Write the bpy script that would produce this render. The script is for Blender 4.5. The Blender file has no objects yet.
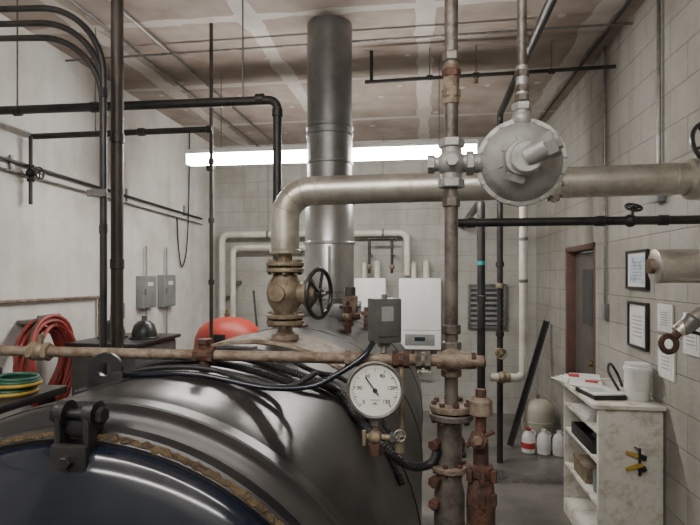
import bpy, bmesh, math, random
from mathutils import Vector, Matrix, Euler
random.seed(4)
CZ=1.75   # eye height
def V(*a): return Vector(a)

# ---------------------------------------------------------------- materials
def nd(nt,t,**k):
    n=nt.nodes.new(t)
    for a,b in k.items(): setattr(n,a,b)
    return n
def mat(name,c1,c2=None,rough=.5,metal=0.,scale=8.,bump=.0,lo=.35,hi=.65,rvar=.0,stretch=(1,1,1),coat=0.,bscale=4.,bdist=.01):
    m=bpy.data.materials.new(name); m.use_nodes=True; nt=m.node_tree; L=nt.links
    b=nt.nodes['Principled BSDF']
    b.inputs['Metallic'].default_value=metal; b.inputs['Roughness'].default_value=rough
    if coat: b.inputs['Coat Weight'].default_value=coat
    if c2 is None: c2=tuple(x*.8 for x in c1)
    g=nd(nt,'ShaderNodeNewGeometry'); mp=nd(nt,'ShaderNodeMapping'); mp.inputs['Scale'].default_value=stretch
    L.new(g.outputs['Position'],mp.inputs['Vector'])
    n=nd(nt,'ShaderNodeTexNoise'); n.inputs['Scale'].default_value=scale; n.inputs['Detail'].default_value=6; n.inputs['Roughness'].default_value=.6
    L.new(mp.outputs[0],n.inputs['Vector'])
    r=nd(nt,'ShaderNodeValToRGB'); r.color_ramp.elements[0].position=lo; r.color_ramp.elements[1].position=hi
    r.color_ramp.elements[0].color=(*c1,1); r.color_ramp.elements[1].color=(*c2,1)
    L.new(n.outputs['Fac'],r.inputs['Fac']); L.new(r.outputs['Color'],b.inputs['Base Color'])
    if rvar:
        mr=nd(nt,'ShaderNodeMapRange'); mr.inputs['To Min'].default_value=max(.03,rough-rvar); mr.inputs['To Max'].default_value=min(1,rough+rvar)
        n2=nd(nt,'ShaderNodeTexNoise'); n2.inputs['Scale'].default_value=scale*.7; n2.inputs['Detail'].default_value=5
        L.new(mp.outputs[0],n2.inputs['Vector']); L.new(n2.outputs['Fac'],mr.inputs['Value']); L.new(mr.outputs[0],b.inputs['Roughness'])
    if bump:
        bp=nd(nt,'ShaderNodeBump'); bp.inputs['Strength'].default_value=bump; bp.inputs['Distance'].default_value=bdist
        n3=nd(nt,'ShaderNodeTexNoise'); n3.inputs['Scale'].default_value=scale*bscale; n3.inputs['Detail'].default_value=4
        L.new(mp.outputs[0],n3.inputs['Vector']); L.new(n3.outputs['Fac'],bp.inputs['Height']); L.new(bp.outputs[0],b.inputs['Normal'])
    return m
def emis(name,c,s):
    m=bpy.data.materials.new(name); m.use_nodes=True; b=m.node_tree.nodes['Principled BSDF']
    b.inputs['Base Color'].default_value=(*c,1); b.inputs['Emission Color'].default_value=(*c,1); b.inputs['Emission Strength'].default_value=s
    return m
def grime(nt,col_out,amount,lowc,streak=1.):
    """multiply a colour by large blotches and vertical drip streaks (paint wear, soot)"""
    L=nt.links; g=nd(nt,'ShaderNodeNewGeometry')
    n=nd(nt,'ShaderNodeTexNoise'); n.inputs['Scale'].default_value=1.5; n.inputs['Detail'].default_value=8; n.inputs['Roughness'].default_value=.68
    L.new(g.outputs['Position'],n.inputs['Vector'])
    mp=nd(nt,'ShaderNodeMapping'); mp.inputs['Scale'].default_value=(5,5,.5); L.new(g.outputs['Position'],mp.inputs['Vector'])
    n2=nd(nt,'ShaderNodeTexNoise'); n2.inputs['Scale'].default_value=1.3; n2.inputs['Detail'].default_value=6; L.new(mp.outputs[0],n2.inputs['Vector'])
    out=col_out
    for nn,lo,hi,k in ((n,.36,.60,1.),(n2,.30,.50,streak)):
        rp=nd(nt,'ShaderNodeValToRGB'); rp.color_ramp.elements[0].position=lo; rp.color_ramp.elements[1].position=hi
        rp.color_ramp.elements[0].color=(*lowc,1); rp.color_ramp.elements[1].color=(1,1,1,1); L.new(nn.outputs['Fac'],rp.inputs['Fac'])
        mx=nd(nt,'ShaderNodeMix',data_type='RGBA',blend_type='MULTIPLY'); mx.inputs[0].default_value=amount*k
        L.new(out,mx.inputs[6]); L.new(rp.outputs[0],mx.inputs[7]); out=mx.outputs[2]
    return out
def blockmat(name,axis,c1,c2,mortar,bs=.5):
    m=bpy.data.materials.new(name); m.use_nodes=True; nt=m.node_tree; L=nt.links; b=nt.nodes['Principled BSDF']
    b.inputs['Roughness'].default_value=.8
    g=nd(nt,'ShaderNodeNewGeometry'); s=nd(nt,'ShaderNodeSeparateXYZ'); c=nd(nt,'ShaderNodeCombineXYZ')
    L.new(g.outputs['Position'],s.inputs[0]); L.new(s.outputs[axis],c.inputs[0]); L.new(s.outputs[2],c.inputs[1])
    br=nd(nt,'ShaderNodeTexBrick'); br.inputs['Scale'].default_value=1; br.inputs['Brick Width'].default_value=.4; br.inputs['Row Height'].default_value=.2
    br.inputs['Mortar Size'].default_value=.006; br.inputs['Mortar Smooth'].default_value=.9
    br.inputs['Color1'].default_value=(*c1,1); br.inputs['Color2'].default_value=(*c2,1); br.inputs['Mortar'].default_value=(*mortar,1)
    L.new(c.outputs[0],br.inputs['Vector'])
    L.new(grime(nt,br.outputs['Color'],.65,(.60,.56,.50),.5),b.inputs['Base Color'])
    n2=nd(nt,'ShaderNodeTexNoise'); n2.inputs['Scale'].default_value=45; n2.inputs['Detail'].default_value=5; L.new(g.outputs['Position'],n2.inputs['Vector'])
    ma=nd(nt,'ShaderNodeMath',operation='MULTIPLY_ADD'); ma.inputs[1].default_value=-1.2
    L.new(br.outputs['Fac'],ma.inputs[0]); L.new(n2.outputs['Fac'],ma.inputs[2])
    bp=nd(nt,'ShaderNodeBump'); bp.inputs['Strength'].default_value=bs; bp.inputs['Distance'].default_value=.008
    L.new(ma.outputs[0],bp.inputs['Height']); L.new(bp.outputs[0],b.inputs['Normal'])
    return m
def ceilmat():
    m=bpy.data.materials.new('drywall_ceiling'); m.use_nodes=True; nt=m.node_tree; L=nt.links; b=nt.nodes['Principled BSDF']
    b.inputs['Roughness'].default_value=.8
    g=nd(nt,'ShaderNodeNewGeometry'); s=nd(nt,'ShaderNodeSeparateXYZ'); L.new(g.outputs['Position'],s.inputs[0])
    n=nd(nt,'ShaderNodeTexNoise'); n.inputs['Scale'].default_value=3; n.inputs['Detail'].default_value=7; L.new(g.outputs['Position'],n.inputs['Vector'])
    r=nd(nt,'ShaderNodeValToRGB'); r.color_ramp.elements[0].position=.35; r.color_ramp.elements[1].position=.65
    r.color_ramp.elements[0].color=(.24,.185,.155,1); r.color_ramp.elements[1].color=(.36,.30,.26,1); L.new(n.outputs['Fac'],r.inputs['Fac'])
    def M(op,a,bv=None,c=None):
        x=nd(nt,'ShaderNodeMath',operation=op)
        for i,q in enumerate((a,bv,c)):
            if q is None: continue
            if isinstance(q,(int,float)): x.inputs[i].default_value=q
            else: L.new(q,x.inputs[i])
        return x.outputs[0]
    def stripe(out,off,per,w):
        f=M('FRACT',M('ADD',M('DIVIDE',M('ADD',out,off),per),20.5))
        d=M('MULTIPLY',M('ABSOLUTE',M('SUBTRACT',f,.5)),per)
        d=M('ADD',d,M('MULTIPLY',M('SUBTRACT',n.outputs['Fac'],.5),.16))
        return M('LESS_THAN',d,w)
    a=stripe(s.outputs[0],1.18,1.19,.065); c=stripe(s.outputs[1],.2,1.2,.035)
    v=nd(nt,'ShaderNodeTexVoronoi'); v.inputs['Scale'].default_value=3.6; L.new(g.outputs['Position'],v.inputs['Vector'])
    dots=M('LESS_THAN',M('ADD',v.outputs['Distance'],M('MULTIPLY',n.outputs['Fac'],.2)),.2)
    al=M('MAXIMUM',M('MAXIMUM',a,c),dots)
    al=M('MULTIPLY',al,M('ADD',M('MULTIPLY',n.outputs['Fac'],.9),.15))
    mx=nd(nt,'ShaderNodeMix',data_type='RGBA'); L.new(al,mx.inputs[0]); L.new(r.outputs[0],mx.inputs[6]); mx.inputs[7].default_value=(.60,.57,.53,1)
    L.new(mx.outputs[2],b.inputs['Base Color'])
    return m
def leftmat():
    m=mat('white_concrete',(.76,.755,.725),(.66,.65,.61),rough=.75,scale=1.1,bump=.3,lo=.4,hi=.7,stretch=(1,1,.55))
    nt=m.node_tree; b=nt.nodes['Principled BSDF']; src=b.inputs['Base Color'].links[0].from_socket
    nt.links.new(grime(nt,src,.50,(.50,.46,.40),.45),b.inputs['Base Color']); return m
def dirty(m,amount=.6,lowc=(.45,.38,.30),sc=9.):
    """overlay small dirt blotches on an existing metal material"""
    nt=m.node_tree; L=nt.links; b=nt.nodes['Principled BSDF']; src=b.inputs['Base Color'].links[0].from_socket
    g=nd(nt,'ShaderNodeNewGeometry'); n=nd(nt,'ShaderNodeTexNoise'); n.inputs['Scale'].default_value=sc; n.inputs['Detail'].default_value=9; n.inputs['Roughness'].default_value=.75
    L.new(g.outputs['Position'],n.inputs['Vector'])
    rp=nd(nt,'ShaderNodeValToRGB'); rp.color_ramp.elements[0].position=.38; rp.color_ramp.elements[1].position=.52
    rp.color_ramp.elements[0].color=(*lowc,1); rp.color_ramp.elements[1].color=(1,1,1,1); L.new(n.outputs['Fac'],rp.inputs['Fac'])
    mx=nd(nt,'ShaderNodeMix',data_type='RGBA',blend_type='MULTIPLY'); mx.inputs[0].default_value=amount
    L.new(src,mx.inputs[6]); L.new(rp.outputs[0],mx.inputs[7]); L.new(mx.outputs[2],b.inputs['Base Color']); return m

M_back=blockmat('painted_block_back',0,(.41,.405,.375),(.385,.38,.35),(.30,.295,.27),.35)
M_right=blockmat('painted_block_right',1,(.40,.385,.35),(.37,.355,.32),(.26,.245,.22))
M_left=leftmat()
M_ceil=ceilmat()
M_floor=mat('stained_concrete_floor',(.085,.08,.075),(.21,.195,.18),rough=.35,scale=2,bump=.15,rvar=.25)
M_shell=mat('boiler_jacket_black_enamel',(.030,.028,.029),(.075,.069,.065),rough=.33,metal=.55,scale=2.2,bump=.10,rvar=.14,bscale=1.2,bdist=.03)
M_navy=mat('navy_enamel',(.005,.008,.016),(.009,.012,.022),rough=.16,scale=5,rvar=.06,coat=.3)
M_gask=mat('rope_gasket',(.14,.095,.045),(.045,.03,.02),rough=.95,scale=40,bump=1.)
M_blk=mat('black_paint',(.012,.012,.014),(.03,.028,.027),rough=.35,scale=10)
M_blkp=mat('black_iron_pipe',(.016,.016,.018),(.045,.04,.036),rough=.45,metal=.3,scale=8)
M_rub=mat('black_rubber',(.01,.01,.011),(.02,.02,.02),rough=.5)
M_alu=dirty(mat('aluminium_jacket',(.62,.59,.52),(.42,.39,.34),rough=.38,metal=.72,scale=4,bump=.22,rvar=.1),.5,(.50,.43,.34),7)
M_galv=mat('galvanised_flue',(.50,.495,.48),(.36,.355,.34),rough=.33,metal=.85,scale=5,rvar=.1)
M_galvd=mat('flue_shade_grey',(.24,.24,.235),(.15,.148,.145),rough=.42,metal=.75,scale=4)  # dark grey metal; upper flue's silhouette shade is put into this colour
M_spaint=dirty(mat('silver_paint',(.31,.305,.29),(.38,.375,.36),rough=.45,metal=.4,scale=12,bump=.15),.55,(.55,.50,.44),14)
M_rust=dirty(mat('rusty_pipe',(.15,.10,.065),(.31,.255,.20),rough=.65,metal=.35,scale=22,bump=.4),.6,(.45,.33,.25),16)
M_rustd=mat('dark_rust',(.12,.05,.032),(.045,.028,.023),rough=.7,metal=.2,scale=25,bump=.5)
M_brz=dirty(mat('old_bronze',(.38,.32,.22),(.16,.12,.08),rough=.55,metal=.5,scale=20,bump=.3),.5,(.5,.4,.3),20)
M_brass=mat('brass',(.42,.30,.15),(.25,.18,.09),rough=.4,metal=.8,scale=20)
M_steel=mat('steel_fitting',(.24,.23,.22),(.14,.13,.12),rough=.4,metal=.7,scale=20,bump=.2)
M_gpipe=dirty(mat('aged_grey_pipe',(.10,.088,.078),(.19,.165,.145),rough=.5,metal=.5,scale=12,bump=.2),.7,(.50,.34,.25),12)
M_brown=mat('brown_pipe',(.08,.062,.05),(.04,.034,.03),rough=.5,metal=.3,scale=6)
M_white=mat('white_enamel',(.78,.78,.77),(.68,.68,.66),rough=.35,scale=3)
M_wpipe=mat('white_pipe_insulation',(.64,.62,.55),(.48,.46,.40),rough=.6,scale=5,bump=.1)
M_woodw=dirty(mat('worn_white_paint_wood',(.70,.68,.62),(.58,.55,.48),rough=.65,scale=6,bump=.2,lo=.48,hi=.8),.7,(.50,.42,.34),8)
M_red=mat('red_tank_paint',(.42,.035,.02),(.27,.028,.016),rough=.5,scale=6)
M_hose=mat('red_hose',(.36,.05,.04),(.20,.035,.03),rough=.5,scale=10)
M_green=mat('green_hose',(.03,.14,.09),(.02,.08,.06),rough=.5)
M_gbox=mat('grey_box',(.24,.25,.25),(.18,.185,.18),rough=.45)
M_dgbox=mat('dark_grey_box',(.08,.08,.075),(.05,.05,.048),rough=.5)
M_gw=mat('gauge_face',(.74,.74,.69),(.66,.66,.61),rough=.4)
M_lou=mat('louver_metal',(.16,.16,.15),(.10,.10,.095),rough=.5,metal=.4)
M_beige=mat('beige_tank',(.50,.48,.40),(.42,.40,.32),rough=.4)
M_frame=mat('door_frame_redbrown',(.15,.075,.055),(.10,.055,.045),rough=.55)
M_door=mat('brown_grey_door',(.15,.13,.115),(.11,.095,.085),rough=.55)
M_paper=mat('paper',(.74,.74,.71),(.64,.64,.60),rough=.7,scale=14)
M_print=mat('blue_print',(.50,.60,.66),(.24,.36,.45),rough=.4,scale=16,lo=.5,hi=.6)
M_text=mat('printed_text',(.22,.22,.23),(.4,.4,.4),rough=.7,scale=60)
M_yel=mat('yellow_plastic',(.55,.36,.04),(.42,.26,.03),rough=.5)
M_redp=mat('red_label',(.5,.05,.04),(.4,.04,.04),rough=.5)
M_teal=mat('teal_tape',(.02,.35,.35),(.02,.28,.28),rough=.5)
M_glow=emis('fluorescent_lens',(1.0,.97,.92),78)
M_glow2=emis('fluorescent_lens_near',(1.0,.97,.92),36)
M_glass=mat('dark_glass',(.02,.03,.04),(.03,.04,.05),rough=.08)

# ---------------------------------------------------------------- builder
def frame(ax):
    return Vector((0,0,1)).rotation_difference(Vector(ax).normalized()).to_matrix()
class B:
    def __init__(s,name,parent=None):
        s.name=name; s.par=parent; s.v=[]; s.f=[]; s.mi=[]; s.mats=[]
    def add(s,vs,fs,m):
        if m not in s.mats: s.mats.append(m)
        k=s.mats.index(m); o=len(s.v); s.v+=[Vector(x) for x in vs]
        for f in fs: s.f.append([i+o for i in f]); s.mi.append(k)
    def lathe(s,prof,c,ax,m,n=28,closed=False,rot0=0,caps=True):
        R=frame(ax); c=Vector(c); vs=[]; fs=[]; rings=[]
        for r,h in prof:
            if r<1e-6: rings.append([len(vs)]); vs.append(c+R@V(0,0,h))
            else:
                rings.append(list(range(len(vs),len(vs)+n)))
                for i in range(n):
                    a=2*math.pi*i/n+rot0; vs.append(c+R@V(r*math.cos(a),r*math.sin(a),h))
        pr=list(zip(rings,rings[1:]))
        if closed: pr.append((rings[-1],rings[0]))
        for a,b in pr:
            if len(a)==1 and len(b)==1: continue
            for i in range(n):
                j=(i+1)%n
                if len(a)==1: fs.append([a[0],b[i],b[j]])
                elif len(b)==1: fs.append([a[i],a[j],b[0]])
                else: fs.append([a[i],a[j],b[j],b[i]])
        if caps and not closed:
            if len(rings[0])>1: fs.append(rings[0][::-1])
            if len(rings[-1])>1: fs.append(rings[-1])
        s.add(vs,fs,m); return s
    def cyl(s,p,q,r,m,r2=None,n=24,rot0=0):
        p=Vector(p);q=Vector(q); L=(q-p).length
        return s.lathe([(r,0),(r if r2 is None else r2,L)],p,q-p,m,n,rot0=rot0)
    def disc(s,c,ax,r,t,m,n=28,ch=.15):
        e=min(t,r)*ch
        return s.lathe([(r-e,-t/2),(r,-t/2+e),(r,t/2-e),(r-e,t/2)],c,ax,m,n)
    def nut(s,c,ax,r,t,m): return s.disc(c,ax,r,t,m,n=6,ch=.12)
    def sphere(s,c,r,m,sc=(1,1,1),n=24,k=12):
        o=len(s.v); s.lathe([(r*math.sin(math.pi*i/k),-r*math.cos(math.pi*i/k)) for i in range(k+1)],(0,0,0),(0,0,1),m,n)
        for i in range(o,len(s.v)):
            x=s.v[i]; s.v[i]=V(x.x*sc[0],x.y*sc[1],x.z*sc[2])+Vector(c)
        return s
    def torus(s,c,ax,R,r,m,n=40,k=10):
        return s.lathe([(R+r*math.cos(2*math.pi*i/k),r*math.sin(2*math.pi*i/k)) for i in range(k)],c,ax,m,n,closed=True)
    def box(s,c,size,m,rot=(0,0,0),bev=0.):
        bm=bmesh.new(); bmesh.ops.create_cube(bm,size=1)
        for v in bm.verts: v.co=V(v.co.x*size[0],v.co.y*size[1],v.co.z*size[2])
        if bev: bmesh.ops.bevel(bm,geom=bm.edges[:],offset=min(bev,min(size)*.45),segments=2,affect='EDGES',profile=.6)
        Rm=rot if isinstance(rot,Matrix) else Euler(rot).to_matrix()
        bm.verts.ensure_lookup_table(); bm.verts.index_update()
        s.add([Rm@v.co+Vector(c) for v in bm.verts],[[v.index for v in f.verts] for f in bm.faces],m); bm.free(); return s
    def beam(s,p,q,w,t,m,bev=.0):
        p=Vector(p);q=Vector(q); return s.box((p+q)/2,(w,t,(q-p).length),m,frame(q-p),bev)
    def tube(s,pts,r,m,bend=0.,n=14,seg=8,rfun=None,closed=False):
        P=[Vector(p) for p in pts]; out=[]
        if bend>0:
            out=[P[0]]
            for a,b,c in zip(P,P[1:],P[2:]):
                d1=(a-b); d2=(c-b); l=min(bend,d1.length*.48,d2.length*.48)
                ang=d1.angle(d2)
                if ang>math.pi-.02: out.append(b); continue
                p1=b+d1.normalized()*l; p2=b+d2.normalized()*l
                R=l*math.tan(ang/2); bis=(d1.normalized()+d2.normalized()).normalized(); cc=b+bis*(R/math.sin(ang/2))
                u=(p1-cc); w=(p2-cc); tot=u.angle(w); axx=u.cross(w).normalized()
                for i in range(seg+1): out.append(cc+Matrix.Rotation(tot*i/seg,3,axx)@u)
            out.append(P[-1])
        else: out=P
        Q=[out[0]]
        for p in out[1:]:
            if (p-Q[-1]).length>1e-5: Q.append(p)
        T=[]
        for i in range(len(Q)):
            a=Q[max(0,i-1)]; b=Q[min(len(Q)-1,i+1)]; T.append((b-a).normalized())
        N=T[0].orthogonal().normalized(); vs=[]; fs=[]
        for i,p in enumerate(Q):
            if i: 
                q=T[i-1].rotation_difference(T[i]); N=(q@N); N=(N-T[i]*N.dot(T[i])).normalized()
            Bn=T[i].cross(N); rr=r if rfun is None else rfun(i)
            for j in range(n):
                a=2*math.pi*j/n; vs.append(p+N*rr*math.cos(a)+Bn*rr*math.sin(a))
        for i in range(len(Q)-1):
            for j in range(n):
                k=(j+1)%n; fs.append([i*n+j,i*n+k,(i+1)*n+k,(i+1)*n+j])
        fs.append(list(range(n))[::-1]); fs.append([(len(Q)-1)*n+j for j in range(n)])
        s.add(vs,fs,m); return s
    def spline(s,pts,r,m,n=10,sub=10,corr=0.):
        P=[Vector(p) for p in pts]; P=[2*P[0]-P[1]]+P+[2*P[-1]-P[-2]]; out=[]
        for i in range(1,len(P)-2):
            for k in range(sub):
                t=k/sub; a,b,c,d=P[i-1:i+3]
                out.append(.5*((2*b)+(c-a)*t+(2*a-5*b+4*c-d)*t*t+(3*b-a-3*c+d)*t**3))
        out.append(P[-2])
        if corr:
            D=[]; 
            for a,b in zip(out,out[1:]):
                k=max(2,int((b-a).length/.004))
                D+=[a.lerp(b,j/k) for j in range(k)]
            return s.tube(D,r,m,n=n,rfun=lambda i:r*(1+corr*(1 if i%2 else -1)))
        return s.tube(out,r,m,n=n)
    def flange(s,c,ax,r,t,m,nb=8,mb=None):
        s.disc(c,ax,r,t,m); R=frame(ax)
        for i in range(nb):
            a=2*math.pi*i/nb+.2; p=Vector(c)+R@V(math.cos(a)*r*.8,math.sin(a)*r*.8,0)
            s.nut(p,ax,r*.13,t*2.1,mb or m)
        return s
    def wheel(s,c,ax,R,r,m,sp=5):
        s.torus(c,ax,R,r,m,n=32,k=8); F=frame(ax); c=Vector(c)
        for i in range(sp):
            a=2*math.pi*i/sp; s.cyl(c,c+F@V(math.cos(a)*R,math.sin(a)*R,0),r*.75,m,n=8)
        s.disc(c,ax,R*.2,r*3,m,n=12); return s
    def done(s):
        lo=[min(v[i] for v in s.v) for i in range(3)]; hi=[max(v[i] for v in s.v) for i in range(3)]
        c=V(*[(a+b)/2 for a,b in zip(lo,hi)])
        me=bpy.data.meshes.new(s.name); me.from_pydata([v-c for v in s.v],[],s.f)
        for m in s.mats: me.materials.append(m)
        for p,k in zip(me.polygons,s.mi): p.material_index=k
        bm=bmesh.new(); bm.from_mesh(me); bmesh.ops.recalc_face_normals(bm,faces=bm.faces[:]); bm.to_mesh(me); bm.free()
        me.polygons.foreach_set('use_smooth',[True]*len(me.polygons)); me.set_sharp_from_angle(angle=math.radians(38)); me.update()
        o=bpy.data.objects.new(s.name,me); bpy.context.scene.collection.objects.link(o)
        o.location=c
        if s.par: o.parent=s.par; o.location=c-s.par.location
        return o
def empty(name,loc=(0,0,0)):
    e=bpy.data.objects.new(name,None); e.location=loc; e.empty_display_size=.1; bpy.context.scene.collection.objects.link(e); return e
def Z(dz): return CZ+dz

# ---------------------------------------------------------------- room
XL,XR,YF,YB,H=-2.8,1.4,-1.6,6.76,3.5
T=.15
B('floor').box(((XL+XR)/2,(YF+YB)/2,-.05),(XR-XL+2*T,YB-YF+2*T,.1),M_floor).done()
B('ceiling').box(((XL+XR)/2,(YF+YB)/2,H+.05),(XR-XL+2*T,YB-YF+2*T,.1),M_ceil).done()
B('wall_back').box(((XL+XR)/2,YB+T/2,H/2),(XR-XL+2*T,T,H),M_back).done()
B('wall_front').box(((XL+XR)/2,YF-T/2,H/2),(XR-XL+2*T,T,H),M_back).done()
B('wall_left').box((XL-T/2,(YF+YB)/2,H/2),(T,YB-YF,H),M_left).done()
DY0,DY1,DH=4.5,5.4,2.02
w=B('wall_right')
w.box((XR+T/2,(YF+DY0)/2,H/2),(T,DY0-YF,H),M_right)
w.box((XR+T/2,(YB+DY1)/2,H/2),(T,YB-DY1,H),M_right)
w.box((XR+T/2,(DY0+DY1)/2,(H+DH)/2),(T,DY1-DY0,H-DH),M_right); w.done()
d=B('door_1')
for y in (DY0+.025,DY1-.025): d.box((XR+.06,y,DH/2),(.13,.05,DH),M_frame,bev=.005)
d.box((XR+.06,(DY0+DY1)/2,DH-.025),(.13,DY1-DY0-.001,.05),M_frame,bev=.005)
d.box((XR+.10,(DY0+DY1)/2,(DH-.06)/2),(.045,DY1-DY0-.10,DH-.07),M_door,bev=.003)
d.box((XR+.075,(DY0+DY1)/2,1.55),(.01,.3,.5),M_dgbox); d.cyl((XR+.08,DY0+.14,1.0),(XR+.02,DY0+.14,1.0),.012,M_steel); d.sphere((XR+.01,DY0+.14,1.0),.028,M_brass)
d.done()

# ---------------------------------------------------------------- boiler
BX,BZ,R=-.665,CZ-.93,.66
Y0,Y1=.97,3.85
boiler=empty('steam_boiler',(BX,0,BZ))
def surf(x,off=0): return BZ+math.sqrt(max(0,R*R-(x-BX)**2))+off
s=B('jacket_shell',boiler)
prof=[(.625,Y0),(.650,Y0+.012),(R,Y0+.03)]+[(R,Y0+.03+(Y1-Y0-.03)*i/20) for i in range(1,21)]+[(.60,Y1+.06),(.3,Y1+.12),(0,Y1+.13)]
s.lathe(prof,(BX,0,BZ),(0,1,0),M_shell,n=128,caps=False)
s.done()
s=B('jacket_bands',boiler)
for y in (1.78,2.62,3.45):
    s.lathe([(R-.002,y-.022),(R+.004,y-.02),(R+.004,y+.02),(R-.002,y+.022)],(BX,0,BZ),(0,1,0),M_shell,n=128,closed=True)
    s.box((BX+.05,y,surf(BX+.05,.01)),(.05,.05,.012),M_rustd,bev=.003)
s.lathe([(R-.002,Y0+.045),(R+.004,Y0+.048),(R+.004,Y0+.085),(R-.002,Y0+.088)],(BX,0,BZ),(0,1,0),M_shell,n=128,closed=True)
s.done()
s=B('front_ring',boiler)
s.lathe([(.60,.93),(.612,.925),(.628,.94),(.628,Y0+.01),(.60,Y0+.01)],(BX,0,BZ),(0,1,0),M_blk,n=128,closed=True)
pts=[]
for i in range(361):
    a=2*math.pi*i/360; rr=.616+.0015*math.sin(i*1.9); pts.append((BX+rr*math.cos(a),.934+.0015*math.cos(i*2.3),BZ+rr*math.sin(a)))
s.tube(pts,.0085,M_gask,n=8,rfun=lambda i:.0085*(1+.13*(1 if i%2 else -1)+.08*math.sin(i*.7)))
s.done()
s=B('front_door_dish',boiler)
s.lathe([(.603,.955),(.603,.93),(.59,.905),(.55,.885),(.45,.85),(.3,.815),(.15,.797),(0,.79)],(BX,0,BZ),(0,1,0),M_navy,n=128,caps=False)
s.done()
s=B('door_hinge_bracket',boiler)
zt=BZ+.60
for dx in (-.030,.030):
    x=BX+.005+dx
    s.box((x,.925,zt+.012),(.014,.05,.10),M_blk,bev=.006)
    s.cyl((x-.010,.925,zt+.062),(x+.010,.925,zt+.062),.025,M_blk)
s.cyl((BX-.04,.925,zt+.060),(BX+.05,.925,zt+.060),.010,M_blk)
s.nut((BX-.043,.925,zt+.060),(1,0,0),.017,.012,M_blk); s.nut((BX+.053,.925,zt+.060),(1,0,0),.017,.012,M_blk)
s.box((BX+.005,.90,zt-.02),(.075,.018,.06),M_blk,bev=.006)
s.box((BX+.005,.93,zt+.035),(.05,.03,.03),M_blk,bev=.008)
s.disc((BX+.005,.888,zt-.02),(0,1,0),.013,.02,M_blk,n=6); s.done()
s=B('lifting_lug',boiler)
lx=-.83; ly=1.27; lz=surf(lx)
s.lathe([(.018,-.009),(.043,-.009),(.045,0),(.043,.009),(.018,.009)],(lx,ly,lz+.043),(.25,-1,0),M_blk,n=32,closed=True)
s.box((lx-.032,ly-.002,lz+.015),(.03,.018,.05),M_blk,rot=(0,0,.24),bev=.003); s.box((lx+.032,ly+.004,lz+.012),(.03,.018,.05),M_blk,rot=(0,0,.24),bev=.003)
s.box((lx,ly,lz-.002),(.12,.05,.014),M_blk,rot=(0,-.25,0),bev=.003); s.done()
s=B('saddles',boiler)
for y in (1.35,3.3):
    s.box((BX,y,.11),(1.0,.12,.22),M_blk,bev=.01); s.box((BX-.38,y,.24),(.16,.12,.2),M_blk,rot=(0,.5,0)); s.box((BX+.38,y,.24),(.16,.12,.2),M_blk,rot=(0,-.5,0))
s.done()
s=B('manway_saddle_plate',boiler)
n=24; vs=[]; fs=[]
for i in range(n+1):
    a=math.radians(58+64*i/n)
    for rr,yy in ((R+.001,1.98),(R+.014,1.985),(R+.014,2.295),(R+.001,2.30)): vs.append((BX+rr*math.cos(a),yy,BZ+rr*math.sin(a)))
for i in range(n):
    for j in range(4): k=(j+1)%4; fs.append([i*4+j,i*4+k,(i+1)*4+k,(i+1)*4+j])
fs.append([0,1,2,3]); fs.append([n*4+j for j in (3,2,1,0)]); s.add(vs,fs,M_rust)
s.done()
s=B('flue_outlet_box',boiler)
s.box((BX+.01,3.6,surf(BX)+.03),(.42,.36,.1),M_galvd,bev=.01); s.lathe([(.19,0),(.19,.04),(.172,.05)],(BX+.015,3.6,surf(BX)+.06),(0,0,1),M_galvd); s.done()

# ---------------------------------------------------------------- flue
s=B('flue_stack'); fx,fy=-.65,3.6; b0=surf(BX)+.08
zb=Z(.53)
s.lathe([(.172,0),(.172,zb-b0),(.16,zb-b0+.02)],(fx,fy,b0),(0,0,1),M_galv,n=48)
s.cyl((fx,fy,zb),(fx,fy,H),.158,M_galvd,n=48)
for z,rr in ((b0+.08,.178),(Z(.22),.178),(Z(.5),.178),(Z(.56),.17),(Z(.78),.165),(Z(.98),.165),(Z(1.03),.165)):
    s.disc((fx,fy,z),(0,0,1),rr,.022,M_galv if z<zb else M_galvd,n=48)
s.box((fx+.03,fy-.172,Z(.02)),(.02,.012,.35),M_galvd); s.done()
s=B('draft_control_motor'); s.box((-.47,3.36,surf(-.47)+.1),(.09,.1,.13),M_rust,bev=.012); s.cyl((-.47,3.36,surf(-.47)-.005),(-.47,3.36,surf(-.47)+.05),.02,M_steel)
s.cyl((-.47,3.36,surf(-.47)+.15),(-.47,3.36,surf(-.47)+.22),.035,M_dgbox); s.cyl((-.54,3.36,surf(-.47)+.1),(-.40,3.36,surf(-.47)+.1),.018,M_steel)
s.cyl((-.36,3.30,surf(-.36)-.005),(-.36,3.30,surf(-.36)+.14),.016,M_rust); s.nut((-.36,3.30,surf(-.36)+.1),(0,0,1),.03,.03,M_brz); s.done()
s=B('safety_valve'); x,y=-.42,2.9; z=surf(x)
s.cyl((x,y,z-.01),(x,y,z+.06),.02,M_rustd); s.nut((x,y,z+.04),(0,0,1),.030,.022,M_rustd); s.sphere((x,y,z+.085),.030,M_brz); s.lathe([(.024,0),(.022,.04),(.012,.05),(.010,.07)],(x,y,z+.10),(0,0,1),M_rustd); s.cyl((x,y,z+.085),(x+.07,y,z+.085),.018,M_rustd); s.done()

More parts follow.
